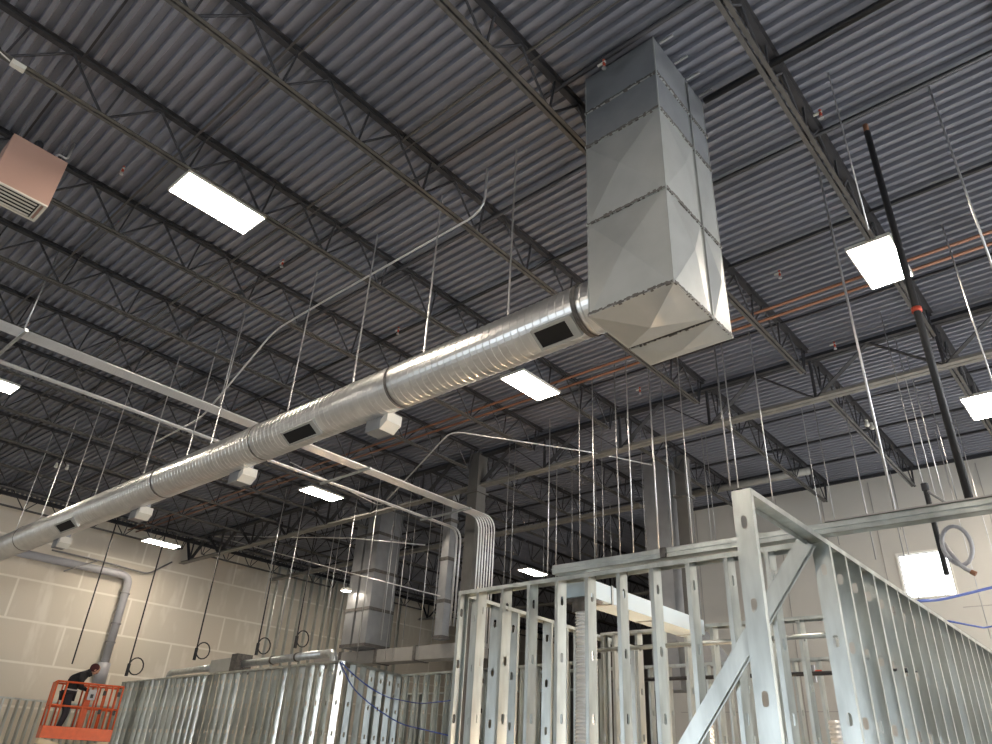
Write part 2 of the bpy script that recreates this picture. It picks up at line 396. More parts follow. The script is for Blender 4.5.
# bright clips along the duct head
for i, (xx, lab) in enumerate(((4.85, 'nearest'), (5.18, 'second'), (5.46, 'third'), (5.76, 'farthest'))):
    tag(MB().box((xx-.012, 2.16, 8.585), (xx+.012, 2.32, 8.605)).build('deck_clip', ROD), 'bright metal clip at the tall duct head, %s of four' % lab, 'clip', 'clips at the duct head')

# second and third groups of vertical ducts far behind
Z2 = [4.42, 5.49, 6.60, 7.75, 8.6]
rect_duct('near grey vertical duct with dark joint bands in the middle distance', 13.9, 14.8, 17.4, 17.98, Z2, [.03, .03, .02, .01], SHEETD, 60, band=True)
rect_duct('slim grey vertical duct tucked left of the banded middle-distance duct', 13.9, 14.8, 18.08, 18.5, Z2, [.02, .02, .01, .01], SHEETD, 70, band=True)
rect_duct('narrow grey vertical duct between the banded duct and the column', 14.05, 14.3, 14.42, 14.70, [4.46, 5.45, 6.6, 7.7, 8.6], [.01, .01, .01, .01], SHEETD, 80, band=True)
# round drop / column pieces
def column(X, Y, w, label):
    t = empty('steel_column', (X, Y, 0)); h = w/2
    MB().box((-h, -h, 0), (h, h, 8.5)).build('shaft', COLU, t)
    MB().box((-h-.05, -h-.05, 7.45), (h+.05, h+.05, 7.5)).build('cap_plate', COLU, t)
    MB().box((-h-.08, -h-.08, 0), (h+.08, h+.08, .03)).build('base_plate', COLU, t)
    return tag(t, label, 'column', 'steel columns')
column(12.35, 11.85, .32, 'tall grey steel column beside the bend of the conduit bundle')
column(24.6, 22.3, .3, 'distant steel column in the deep bay')
column(15.3, 7.75, .28, 'pale grey steel column seen behind the front stud wall strut')
tag(MB().box((15.15, 8.1, 3.2), (15.75, 8.75, 8.5)).build('duct_riser', SHEETD), 'dark square riser beside the pale grey column', 'duct')
m = MB()
m.add([(14.3, 7.3, 4.3), (15.0, 7.3, 4.3), (15.0, 7.9, 4.3), (14.3, 7.9, 4.3), (14.0, 6.6, 3.5), (14.9, 6.6, 3.5), (14.9, 7.0, 3.5), (14.0, 7.0, 3.5)],
      [(0,1,2,3), (4,7,6,5), (0,4,5,1), (1,5,6,2), (2,6,7,3), (3,7,4,0)])
tag(m.build('duct_transition', SHEETD), 'tapered dark duct transition behind the front studs', 'duct')

# ------------------------------------------------------------------ spiral duct
DX, DZ, DR = 5.08, 5.65, .278
t = empty('spiral_duct', (DX, 3.24, DZ))
def ring_tube(y0, y1, step, r, amp, name, m, parent, nseg=40):
    mb = MB(); ysl = []; y = y0
    while y < y1-1e-6:
        ysl += [(y, r), (y+step*.44, r), (y+step*.5, r+amp), (y+step*.56, r)]; y += step
    ysl.append((y1, r)); k = len(ysl); vs = []; fs = []
    for yy, rr in ysl:
        for j in range(nseg):
            a = 2*PI*j/nseg; vs.append((math.cos(a)*rr, yy + step*j/nseg*.0, math.sin(a)*rr))
    for i in range(k-1):
        for j in range(nseg):
            j2 = (j+1) % nseg; fs.append((i*nseg+j, (i+1)*nseg+j, (i+1)*nseg+j2, i*nseg+j2))
    mb.add(vs, fs); return mb.build(name, m, parent, smooth=False)
Lr = onX(402, 385, DX).y - 3.24, onX(264, 445, DX).y - 3.24, onX(166, 482, DX).y - 3.24, onX(26, 540, DX).y - 3.24
cuts = [0] + list(Lr) + [23.6]
for i in range(5):
    o = ring_tube(cuts[i]+.0, cuts[i+1]-.0, .10, DR, .0045, 'duct_length', SPIRAL, t)
    for p in o.data.polygons: p.use_smooth = False
    if i: ring_tube(cuts[i]-.02, cuts[i]+.025, .045, DR+.008, .006, 'coupling_ring', SEAL, t)
ring_tube(.20, .26, .06, DR+.01, .004, 'coupling_ring', SEAL, t)
def register(px0, px1, py, ang, nblack, h=.20):
    ya = onX(px0, py, DX-.2).y-3.24; yb = onX(px1, py, DX-.2).y-3.24
    if ya > yb: ya, yb = yb, ya
    n = Vector((-math.cos(ang), 0, -math.sin(ang))); tt = Vector((math.sin(ang), 0, -math.cos(ang)))
    c0 = n*(DR*.93); c1 = n*(DR+.035)
    fr = MB(); e = .03
    def slab(mb, a, b, u0, u1, z0, z1):
        vs = []
        for z in (z0, z1):
            for yy, u in ((a, u0), (b, u0), (b, u1), (a, u1)): vs.append(n*z + tt*u + Vector((0, yy, 0)))
        mb.add(vs, [(0,3,2,1),(4,5,6,7),(0,1,5,4),(1,2,6,5),(2,3,7,6),(3,0,4,7)])
    z0, z1 = DR*.8, DR+.03
    slab(fr, ya-e*2.8, ya, -h/2-e, h/2+e, z0, z1); slab(fr, yb, yb+e, -h/2-e, h/2+e, z0, z1)
    slab(fr, ya, yb, -h/2-e, -h/2, z0, z1); slab(fr, ya, yb, h/2, h/2+e, z0, z1)
    f = fr.build('supply_register', SHEET, t)
    bl = MB(); slab(bl, ya, yb, -h/2, h/2, z0, DR+.022); bl.build('opening', DARK, f)
    if nblack > 1:
        br = MB(); ym = (ya+yb)/2; slab(br, ym-.008, ym+.008, -h/2, h/2, z0, DR+.02); br.build('mullion', SHEETD, f)
register(536, 567, 334, math.radians(58), 1, .19)
register(286, 311, 431, math.radians(55), 2, .17)
register(59, 72, 524, math.radians(52), 1, .17)
def saddle(px, py):
    p = onX(px, py, DX+.02); y = p.y-3.24
    m = MB(); m.box((.09, y-.02, -DR-.15), (.31, y+.27, -DR+.16)); a = m.build('saddle_tap', SHEETD, t); a['label'] = 'grey sheet box under the spiral duct'
    m = MB(); q = [(.08,y-.03,-DR-.17),(.32,y-.03,-DR-.17),(.32,y-.16,-DR-.08),(.08,y-.16,-DR-.08)]
    m.add(q + [(a_, b_, c_+.13) for a_, b_, c_ in q], [(0,3,2,1),(4,5,6,7),(0,1,5,4),(1,2,6,5),(2,3,7,6),(3,0,4,7)]); m.build('damper_flap', WHITE, a)
saddle(374, 428); saddle(232, 481); saddle(130, 519); saddle(52, 546)
tag(t, 'long galvanised spiral duct running from the tall duct to the left edge', 'duct')
# duct hangers (bright rods from the deck to the duct crown)
def hangers():
    out = [(353, 381), (424, 352), (508, 314), (220, 410), (288, 409), (106, 462), (72, 490), (145, 470), (189, 449), (20, 520), (43, 512)]
    out.sort()
    for i, (px, py) in enumerate(out):
        y = onX(px, py, DX).y
        for yy in (y,):
            tag(MB().tube([(DX, yy, ZD), (DX, yy, DZ+DR)], .011, 6).build('duct_hanger', ROD), 'bright steel rod holding the spiral duct, %s from the left edge' % ordw(i), 'hanger rod', 'rods holding the spiral duct')
hangers()

# ------------------------------------------------------------------ conduits and bundle
def rounded(pts, r=.25, n=6):
    pts = [Vector(p) for p in pts]; out = [pts[0]]
    for i in range(1, len(pts)-1):
        a, b, c = pts[i-1], pts[i], pts[i+1]; d1 = (a-b).normalized(); d2 = (c-b).normalized(); rr = min(r, (a-b).length*.45, (c-b).length*.45)
        p, q = b+d1*rr, b+d2*rr
        for k in range(n+1):
            s = k/n; out.append(p*(1-s)**2 + b*2*s*(1-s) + q*s*s)
    out.append(pts[-1]); return out
BZ = 6.7
t = empty('conduit_bundle', (0, 11.25, BZ))
for k in range(7):
    o = -.135+.045*k
    pts = rounded([(-6, o, 0), (12.15-o*.9, o, 0), (12.15-o*.9, o, -2.9)], .35)
    MB().tube(pts, .0165, 8).build('conduit', EMT, t, smooth=True)
for X in (1.95, 8.35, 11.3):
    MB().box((X-.02, -.26, -.065), (X+.02, 1.4, -.024)).build('trapeze_strut', GALV, t)
tag(t, 'bundle of parallel steel conduits crossing behind the spiral duct and turning down', 'conduit bundle')
t = empty('conduit_pair', (0, 12.5, BZ))
for k in range(2):
    o = -.03+.06*k
    MB().tube(rounded([(-6, o, 0), (12.5-o, o, 0), (12.5-o, o, -2.3)], .3), .024, 8).build('conduit', EMT, t, smooth=True)
tag(t, 'pair of steel conduits running parallel behind the conduit bundle', 'conduit')
pipe('bent_conduit', rounded([(5.1, 5.1, ZD), (5.1, 5.1, 7.88), (5.1, 8.4, 7.88), (5.1, 9.9, 7.85), (5.1, 11.8, 6.72), (5.1, 13.5, 6.68)], .3), .016, EMT, 'bent conduit dropping from the deck and running left above the spiral duct', 'conduit', 8)
pipe('bent_conduit', rounded([onZ(387, 500, 6.7), onZ(451, 431, 7.7), onZ(590, 452, 7.7), onZ(652, 465, 7.7)], .25), .015, EMT, 'peaked thin conduit rising from the bundle and running right', 'conduit', 8)
pipe('bent_conduit', rounded([onZ(385, 503, 6.7), onZ(378, 505, 6.75), onZ(290, 462, 7.2)], .1), .012, EMT, 'short thin conduit tail left of the conduit bundle', 'conduit', 6)
pipe('bent_conduit', rounded([onX(140, 553, 12.9), onX(213, 536, 12.8), onX(350, 538, 12.9), onX(425, 545, 12.9)], .2), .016, EMT, 'thin conduit peaking beside the left drywall light', 'conduit', 6)
pipe('bent_conduit', [onX(215, 536, 12.6), onX(350, 573, 12.6), onX(440, 596, 12.6)], .016, EMT, 'thin conduit sloping right below the dark trusses', 'conduit', 6)
# junction box on the joist chord
p = onZ(18, 66, ZB-.05)
t = empty('junction_box', p); MB().box((-.07, -.035, -.03), (.07, .035, .03)).build('box', WHITE, t); MB().tube([(-.08, 0, 0), (-.5, -.12, .03), (-.9, -.1, .1)], .008, 6).build('whip', WHITE, t)
tag(t, 'small pale junction box on the joist at the top left', 'junction box')

# ------------------------------------------------------------------ unit heater
t = empty('unit_heater', (.63, 8.95, 7.37))
MB().box((0, 0, 0), (.64, .46, .73)).build('cabinet', HEAT, t)
m = MB(); m.box((.0, .0, -.02), (.64, .03, .0)); m.box((0, .43, -.02), (.64, .46, 0)); m.box((0, .03, -.02), (.03, .43, 0)); m.box((.61, .03, -.02), (.64, .43, 0)); m.box((.56, .03, -.02), (.575, .43, -.001))
lv = m.build('outlet_frame', WHITE, t)
m = MB()
for i in range(5): m.add([(.05, .05+i*.076, -.026), (.54, .05+i*.076, -.026), (.54, .106+i*.076, -.010), (.05, .106+i*.076, -.010), (.05, .05+i*.076, -.032), (.54, .05+i*.076, -.032), (.54, .106+i*.076, -.016), (.05, .106+i*.076, -.016)], [(0,1,2,3),(7,6,5,4),(0,4,5,1),(1,5,6,2),(2,6,7,3),(3,7,4,0)])
m.build('louvres', WHITE, lv)
MB().box((.03, .03, -.004), (.56, .43, -.001)).build('dark_cavity', DARK, lv)
for xx, yy in ((.08, .05), (.56, .05), (.08, .4), (.56, .4)): MB().tube([(xx, yy, .73), (xx, yy, 1.25)], .006, 6).build('hanger', RODD, t)
m = MB(); m.tube(rounded([(.3, .2, .73), (.3, .2, .95), (.3, .7, .95), (.1, 1.0, 1.2)], .08), .05, 10); m.build('flue', JOIST, t, smooth=True)
m = MB(); m.tube(rounded([(.5, .06, .73), (.5, .06, .82), (.62, .06, .82), (.62, .06, 1.1)], .04), .016, 8); m.build('gas_valve', ROD, t, smooth=True)
tag(t, 'brown unit heater with pale louvres hanging at the left edge', 'heater')

# ------------------------------------------------------------------ steel stud partitions
def stud_mesh(h, hole0=.2, pitch=.60, wd=.152, fl=.041, lip=.012):
    """C stud: web lies in the plane x=0 (normal x), depth along y, flanges toward +x"""
    bm = bmesh.new()
    def q(pts): bm.faces.new([bm.verts.new(p) for p in pts])
    T = math.tan(PI/8)*wd/2
    def web(za, zb): q([(0, y, za) for y in (-wd/2, -T, 0, T, wd/2)] + [(0, y, zb) for y in (wd/2, T, 0, -T, -wd/2)])
    y0, y1 = -wd/2, wd/2; z = 0; hl = .10; hw = .024
    cs = []; c = hole0
    while c < h-.12: cs.append(c); c += pitch
    for c in cs:
        if c-hl/2-.02 > z: web(z, c-hl/2-.02)
        za, zb = c-hl/2-.02, c+hl/2+.02
        N = 16; ring = []; out = []
        for k in range(N):
            a = 2*PI*k/N; cy, cz = math.cos(a), math.sin(a)
            zc = c + (hl/2-hw)*(1 if cz > .01 else -1 if cz < -.01 else 0)
            ring.append((0, cy*hw, zc+cz*hw))
            s = max(abs(cy), abs(cz)); out.append((0, cy/s*wd/2, c+cz/s*(zb-za)/2))
        rv = [bm.verts.new(p) for p in ring]; ov = [bm.verts.new(p) for p in out]
        for k in range(N):
            k2 = (k+1) % N; bm.faces.new((ov[k], ov[k2], rv[k2], rv[k]))
        z = zb
    web(z, h)
    for yy, s in ((y0, 1), (y1, -1)):
        q([(0, yy, 0), (fl, yy, 0), (fl, yy, h), (0, yy, h)])
        q([(fl, yy, 0), (fl, yy+s*lip, 0), (fl, yy+s*lip, h), (fl, yy, h)])
    bmesh.ops.remove_doubles(bm, verts=[v for v in bm.verts if abs(v.co.x) < 1e-6 and abs(v.co.y) < wd/2+1e-6 and any(len(f.verts) != 4 or abs(f.calc_center_median().x) < 1e-6 for f in v.link_faces)], dist=1e-5)
    bmesh.ops.solidify(bm, geom=bm.faces[:], thickness=.002)
    me = bpy.data.meshes.new('stud'); bm.to_mesh(me); bm.free(); me.materials.append(GALV2); return me
HW = 3.45
STUD = stud_mesh(HW); STUD2 = STUD
def track(m, a, b, z, w=.156, leg=.045, down=True):
    a, b = Vector((a[0], a[1], z)), Vector((b[0], b[1], z)); d = (b-a).normalized(); n = Vector((-d.y, d.x, 0)); s = -1 if down else 1
    m.bar(a, b, w, .003)
    for k in (-1, 1): m.bar(a+n*(k*w/2)+Vector((0,0,s*leg/2)), b+n*(k*w/2)+Vector((0,0,s*leg/2)), .003, leg)
def partition(label, a, b, spacing=.406, skip=(), flip=False, stud=STUD, start=0., bridging_z=None, jit=.06, h=HW):
    if h != HW: stud = stud_mesh(h)
    t = empty('stud_wall', (a[0], a[1], 0)); d = Vector((b[0]-a[0], b[1]-a[1])); L = d.length; ang = math.atan2(d.y, d.x)
    t.rotation_euler = (0, 0, ang)
    m = MB(); track(m, (0, 0), (L, 0), h); m.build('top_track', GALV2, t)
    m = MB(); track(m, (0, 0), (L, 0), .002, down=False); m.build('bottom_track', GALV2, t)
    if bridging_z:
        for z in bridging_z: MB().bar((0, 0, z), (L, 0, z), .03, .012).build('bridging_channel', GALV2, t)
    x = start; i = 0
    while x < L-.02:
        if i not in skip:
            o = bpy.data.objects.new('stud', stud); COL.objects.link(o); o.parent = t; o.location = (x, 0, 0); o.rotation_euler = (0, 0, random.uniform(-jit, jit))
            if flip: o.rotation_euler = (0, 0, PI)
        x += spacing; i += 1
    o = bpy.data.objects.new('stud', stud); COL.objects.link(o); o.parent = t; o.location = (L, 0, 0); o.rotation_euler = (0, 0, PI)
    return tag(t, label, 'stud wall', 'steel stud partitions')
# front wall: X = 6.7
fwall = partition('front steel stud wall with open bays and sloping top edge, centre right', (6.70, 2.22), (6.70, 6.55), start=.33, flip=False)
# right wall along A
partition('right-hand steel stud wall receding from the tall end post', (5.07, 2.10), (17.6, 2.10), skip=(1, 2, 3), start=0.0, stud=STUD2, jit=.07)
# diagonal brace
t = empty('diagonal_brace', (0, 0, 0))
p0 = onX(806, 541, 6.565); p1 = onX(672, 772, 6.565)
MB().bar(p0, p1, .14, .002, (1, 0, 0)).build('web', GALV2, t)
d = (p1-p0).normalized(); nn = d.cross(Vector((1, 0, 0))).normalized()
t2 = empty('x'); bpy.data.objects.remove(t2)
for k in (-1, 1): MB().bar(p0+nn*(k*.07)+Vector((.02, 0, 0)), p1+nn*(k*.07)+Vector((.02, 0, 0)), .04, .003, (1, 0, 0)).build('flange', GALV2, t)
tag(t, 'diagonal steel stud brace leaning against the corner of the front wall', 'brace')
partition('stud wall running back from the left end of the front wall', (6.80, 6.62), (11.3, 6.85), start=.25)
partition('stud wall inside the rooms, second behind the front wall', (9.95, 2.5), (9.95, 6.60), start=.2)
partition('stud wall deep inside the rooms behind the second one', (13.4, 2.4), (13.4, 11.6), start=.1)
partition('left stud wall standing behind the scissor lift', (10.55, 13.9), (11.45, 26.8), jit=.2, start=.02, stud=STUD2)
partition('short stud wall running back from the blue cables', (10.65, 13.9), (12.9, 14.6), start=.3)
partition('stud wall behind the hanging blue cables', (12.95, 14.5), (12.35, 8.2), start=.1)
partition('stud wall far behind the blue cables', (16.6, 11.5), (16.6, 20.0), start=.1, spacing=.61)
partition('low stud wall at the lower left edge', (6.2, 26.2), (11.2, 26.5), start=.1, spacing=.22, h=2.65)
# tall furring studs against the drywall
tall = stud_mesh(8.4)
t = empty('furring_wall', (16.4, 26.7, 0))
for i in range(17):
    o = bpy.data.objects.new('stud', tall); COL.objects.link(o); o.parent = t; o.location = (i*.42, 0, 0)
m = MB(); track(m, (0, 0), (6.8, 0), 8.4); m.build('top_track', GALV2, t)
tag(t, 'tall steel furring studs against the drywall left of the banded duct', 'stud wall')
# strut resting on the front wall
t = empty('strut_channel', (0, 0, 0))
zt = 1.5+2.09
m = MB(); m.box((6.62, -2.5, zt-.10), (6.625, 5.07, zt)); m.box((6.62, -2.5, zt-.003), (6.74, 5.07, zt)); m.box((6.62, -2.5, zt-.10), (6.74, 5.07, zt-.097)); m.box((6.60, -2.5, zt-.055), (6.62, 5.07, zt-.045))
m.build('channel', GALV2, t)
MB().box((6.60, -2.5, zt), (6.66, 2.0, zt+.012)).build('edge_strip', BANDG, t)
MB().box((6.59, 3.6, zt-.10), (6.61, 3.66, zt)).build('clamp', SEAL, t)
tag(t, 'long steel channel lying along the top of the front wall to the right edge', 'channel')

# ------------------------------------------------------------------ hanging rods, wires and pipes
def rod(xt, yt, xb, yb, top=ZD):
    p = onZ(xt, yt, top); R = math.hypot(p.x, p.y); d = ray(xb, yb); s = R/math.hypot(d.x, d.y)
    return Vector((p.x, p.y, top)), Vector((p.x, p.y, max(.05, 1.5+s*d.z)))
GR = {
 'right': [(816,160,899,520,.013,ROD),(828,72,861,232,.007,ROD),(929,87,1002,300,.011,ROD),(942,225,1000,420,.010,ROD),(975,215,1010,390,.010,ROD),
           (880,312,912,555,.008,RODD),(840,385,868,560,.009,RODD),(812,395,838,545,.008,RODD),(893,330,920,500,.007,ROD),(905,350,948,507,.010,ROD),(928,392,967,505,.008,RODD),
           (852,440,870,560,.007,ROD),(868,395,905,560,.010,RODD),(955,420,985,600,.008,ROD),(935,430,960,640,.008,ROD),(877,425,895,530,.008,RODD),(885,450,935,600,.010,RODD),(800,400,818,535,.007,ROD)],
 'middle': [(721,341,732,488,.012,ROD),(714,343,726,486,.016,RODD),(749,331,775,500,.011,ROD),(677,354,692,555,.010,ROD),(661,370,674,552,.011,ROD),(648,364,663,555,.017,ROD),
            (625,347,640,557,.012,ROD),(614,364,624,556,.013,RODD),(592,375,598.5,562,.012,ROD),(579,378,584,564,.009,RODD),(550,419,550.6,577,.013,ROD),(557,455,557,577,.012,ROD),
            (601,424,607,562,.011,RODD),(610,505,612,562,.009,ROD),(516,439,508,584,.010,RODD),(510,441,503,584,.010,RODD),(572,450,573,568,.008,RODD),(595,445,598,562,.008,RODD),
            (640,430,652,556,.008,RODD),(544,530,544,575,.010,ROD),(700,420,712,552,.010,RODD),(705,430,720,552,.008,RODD)],
 'left': [(441,205,424,352,.007,ROD),(59,250,25,337,.011,ROD),(247,300,226,405,.009,RODD),(403,505,392,660,.010,ROD),(382,470,365,660,.012,ROD),(398,500,380,640,.009,ROD),
          (360,480,342,650,.009,ROD),(434,490,424,660,.010,ROD),(414,470,400,660,.009,ROD),(344,510,320,655,.009,ROD),(306,492,288,650,.012,ROD),(287,488,272,600,.010,ROD),
          (318,520,303,650,.010,ROD),(338,512,330,600,.011,ROD),(444,500,436,650,.009,ROD),(140,560,125,665,.010,ROD),(184,552,176,600,.008,ROD),(233,556,222,655,.007,RODD),(262,560,250,650,.006,RODD),
          (174,560,160,640,.006,RODD),(200,570,186,640,.006,RODD),(478,450,477,600,.012,ROD),(400,470,384,640,.009,RODD),(420,480,409,640,.008,RODD)],
}
names = {'right': 'before the far right wall', 'middle': 'over the front stud wall', 'left': 'in the left half'}
for g, L in GR.items():
    L.sort(key=lambda q: q[2])
    for i, (xt, yt, xb, yb, r, m) in enumerate(L):
        a, b = rod(xt, yt, xb, yb)
        tag(MB().tube([a, b], r, 6).build('hanger_rod', m, smooth=True), '%s steel rod %s, %s from left' % ('bright' if m is ROD else 'dull', names[g], ordw(i)), 'hanger rod', 'hanger rods '+names[g])
# black poles
t = empty('drop_pole'); a, b = rod(865, 125, 975, 503)
t.location = a; MB().tube([(0, 0, -.12), b-a], .036, 12).build('pole', BLACK, t, smooth=True); MB().tube([(0, 0, .0), (0, 0, -.12)], .03, 10).build('fitting', COPPER, t, smooth=True)
MB().tube([(0, 0, (b-a).z*.56), (0, 0, (b-a).z*.56-.05)], .05, 10).build('coupling', RED, t, smooth=True)
tag(t, 'black vertical drop pole with orange fitting at its top', 'pole')
a = onX(925, 487, 6.9); b = onX(945, 575, 6.9); b = Vector((a.x, a.y, b.z))
t = empty('roof_strut', a); MB().tube([(0, 0, 0), b-a], .022, 8).build('post', BLACK, t); MB().tube([(0, 0, .03), (0, 0, -.03)], .03, 8).build('head', JOIST, t)
c = onX(956, 509, 6.8); MB().tube([(0, 0, -.03), c-a], .012, 6).build('stay', RODD, t)
tag(t, 'short black post with a slanting stay above the coiled conduit', 'post')
c = onX(956, 544, 6.75)
pts = []
for k in range(27):
    a_ = -.9+2*PI*k/22; pts.append(c + Vector((.003*k, math.cos(a_)*.10, math.sin(a_)*.155)))
pts = [onX(940, 520, 6.7)] + pts + [onX(960, 565, 6.75), onX(966, 569, 6.76), onX(972, 572, 6.77)]
t = empty('flexible_conduit', c)
MB().tube([p-c for p in pts[1:]], .017, 8).build('hose', PVC, t, smooth=True)
MB().tube([onX(971, 571.5, 6.77)-c, onX(976, 574, 6.77)-c], .02, 8).build('plug', COPPER, t)
tag(t, 'grey flexible conduit coiled in a loop with an orange end', 'conduit')
# black rods before the left drywall with coiled tails
for i, (xt, yt, xb, yb) in enumerate([(111, 524, 72, 664), (161, 548, 126, 676), (217, 535, 194, 660), (286, 494, 256, 655), (311, 494, 295, 648)]):
    Y = 25.0 - i*1.2
    p = onY(xb, yb, Y); top = 8.5
    t = empty('drop_cable', (p.x, p.y, p.z)); MB().tube([(0, 0, 0), (0, 0, top-p.z)], .022, 6).build('cable', BLACK, t)
    if i:
        pts = [Vector((.22+.22*math.cos(a), 0, .30+.24*math.sin(a))) for a in [PI+2*PI*k/16 for k in range(17)]]
        MB().tube(pts, .02, 6).build('coil', BLACK, t)
        MB().tube([(0, 0, 0), (0, 0, .35)], .05, 8).build('tape_wrap', BLACK, t)
    tag(t, 'black drop cable before the left drywall, %s from the left edge' % ordw(i), 'cable', 'drop cables before the drywall')
# blue cables
def cable(pts, label, r=.012, m=BLUE):
    tag(MB().tube(rounded(pts, .3), r, 6).build('data_cable', m, smooth=True), label, 'cable', 'blue data cables')
cable([onY(917, 601, 2.1), onY(940, 600, 2.0)+Vector((0,0,.0)), onX(1010, 583, 12)], 'upper blue cable bundle crossing below the bright window', .02)
cable([onY(948, 621, 2.15), onX(985, 628, 13.5), onX(1010, 622, 13.5)], 'lower blue cable at the right edge', .014)
q = (onX(340, 662, 10.5), onX(352, 688, 10.8), onX(372, 706, 11.2), onX(400, 724, 11.6), onX(455, 737, 11.6))
cable(q, 'blue cable sagging low from the corner of the left stud wall', .014)
cable((onX(341, 663, 10.5), onX(362, 682, 10.9), onX(385, 697, 11.4), onX(420, 704, 11.5), onX(455, 700, 11.5)), 'blue cable sagging from the corner and running right behind studs', .011)
cable((onX(341, 661, 10.5), onX(350, 672, 10.7), onX(372, 690, 11.4), onX(392, 699, 12)), 'short blue cable loop beside the corner of the left stud wall', .011)

# ------------------------------------------------------------------ things inside the rooms
t = empty('supply_duct'); 
x0, x1, y0, y1, z0, z1 = 6.98, 9.85, 4.84, 5.2, 3.30, 3.50
m = MB(); m.box((x0, y0, z0), (x1, y1, z1)); m.build('trunk', mat('pale_duct', (.50, .60, .66), .45, .3), t)
for xx in (7.5, 8.6, 9.7):
    m = MB(); m.box((xx-.015, y0-.012, z0-.012), (xx+.015, y0, z1+.012)); m.box((xx-.015, y0, z0-.012), (xx+.015, y1, z0)); m.build('joint', SHEET, t)
tag(t, 'pale blue-grey rectangular duct running back inside the rooms', 'duct')
# flexible duct hanging down
pts = []; rad = []
k = 0; z = 3.16
while z > .05:
    pts.append((7.12+.015*math.sin(z*3), 4.96, z)); rad.append(.125 if k % 2 else .106); z -= .018; k += 1
t = empty('flexible_duct', (0, 0, 0))
MB().tube(pts, .1, 18, radii=rad).build('hose', FLEX, t)
m = MB(); m.tube([(7.12, 4.98, 3.14), (7.12, 4.98, 3.26)], .14, 18); m.box((6.98, 4.84, 3.25), (7.3, 5.16, 3.29)); m.build('collar', SEAL, t)
tag(t, 'crinkled foil flexible duct hanging down inside the front wall', 'duct')
for k, (X, Y, lab) in enumerate(((10.6, 5.3, 'crinkled foil duct deeper inside the rooms, left'), (10.9, 3.6, 'crinkled foil duct deeper inside the rooms behind the brace'))):
    pts = [(X, Y, 2.3-.03*i) for i in range(70)]; rad = [.10 if i % 2 else .085 for i in range(70)]
    tag(MB().tube(pts, .1, 14, radii=rad).build('flexible_duct', FLEX), lab, 'duct')
tag(MB().tube(rounded([(9.0, 6.2, 3.05), (9.0, 2.4, 3.05)], .1), .03, 10).build('water_pipe', GALV2, smooth=True), 'horizontal grey pipe behind the studs at head height', 'pipe')
tag(MB().tube([(11.4, 7.5, 2.95), (11.4, 2.3, 2.95)], .03, 8).build('water_pipe', BLACK, smooth=True), 'black horizontal pipe deeper behind the studs', 'pipe')
for i, (X, Y) in enumerate(((11.8, 4.1), (12.0, 5.0))):
    t = empty('valve_assembly', (X, Y, 3.0)); MB().tube([(0, 0, -.12), (0, 0, .12)], .035, 8).build('body', RODD, t); MB().tube([(0, -.12, .03), (0, .12, .03)], .02, 8).build('handle', RED, t)
    tag(t, 'small pipe valve with red handle behind the studs, %s' % ('right one', 'left one')[i], 'valve', 'valves behind the studs')
# horizontal banded duct in the middle distance
t = empty('wrapped_duct')
a = Vector((14.55, 20.3)); b = Vector((14.55, 13.4)); dd = (b-a).normalized()
m = MB(); m.bar((a.x, a.y, 4.20), (b.x, b.y, 4.20), .5, .36); m.build('trunk', BANDG, t)
for k in (.18, .42, .66, .90):
    p = a.lerp(b, k); m = MB(); m.bar((p.x, p.y, 4.20), (p.x+dd.x*.12, p.y+dd.y*.12, 4.20), .54, .40); m.build('band', SEAL, t)
tag(t, 'horizontal grey duct with dark bands below the vertical ducts', 'duct')
# pipes above the left stud wall
t = empty('exhaust_pipe')
A, B = Vector((12.0, 24.6, 3.74)), Vector((11.1, 15.4, 3.74))
for s0, s1 in ((0, .36), (.50, 1)):
    MB().tube([A.lerp(B, s0), A.lerp(B, s1)], .095, 14).build('pipe_run', GALV, t, smooth=True)
MB().tube(rounded([B, B+Vector((-.05, -.5, 0)), B+Vector((-.05, -.5, -.9))], .3), .095, 14).build('elbow', GALV, t, smooth=True)
MB().tube(rounded([A, A+Vector((.05, .4, 0)), A+Vector((.05, .4, -.9))], .3), .095, 14).build('elbow', GALV, t, smooth=True)
C = A.lerp(B, .43); MB().bar(A.lerp(B, .34), A.lerp(B, .51), .34, .34).build('fan_box', SHEET, t)
MB().bar(A.lerp(B, .5), A.lerp(B, .54), .46, .5).build('fan_flange', SEAL, t)
for s in (.72, .86): p = A.lerp(B, s); MB().tube([p, A.lerp(B, s+.008)], .11, 14).build('clamp', SEAL, t)
tag(t, 'galvanised exhaust pipe with fan box lying above the left stud wall', 'pipe')
# grey pipe on the drywall
t = empty('drain_pipe')
MB().tube(rounded([(4.9, 26.75, 6.78), (10.6, 26.75, 6.8), (10.6, 26.75, 3.9)], .35), .13, 16).build('pipe_run', PVC, t, smooth=True)
for z in (6.2, 5.2, 4.6): MB().tube([(10.6, 26.75, z-.02), (10.6, 26.75, z+.02)], .16, 16).build('clamp', RODD, t)
MB().tube([(10.6, 26.75, 3.3), (10.6, 26.75, 3.95)], .20, 16).build('sleeve', PVC, t, smooth=True)
tag(t, 'thick grey drain pipe running along and down the left drywall', 'pipe')
pipe('wall_conduit', rounded([onY(52, 550, 26.85), onY(97, 560, 26.85), onY(148, 574, 26.85), onY(172, 562, 26.85)], .2), .03, RODD, 'thin grey conduit along the left drywall above the drain pipe', 'conduit', 6)
pipe('wall_conduit', rounded([onY(97, 561, 26.8), onY(64, 571, 26.3)], .2), .022, RODD, 'short slanting conduit near the drain pipe', 'conduit', 6)
pipe('wall_conduit', [onX(-10, 676, 9.5), onX(46, 683, 9.8)], .03, PVC, 'thin grey rail at the left edge beside the lift', 'pipe', 6)
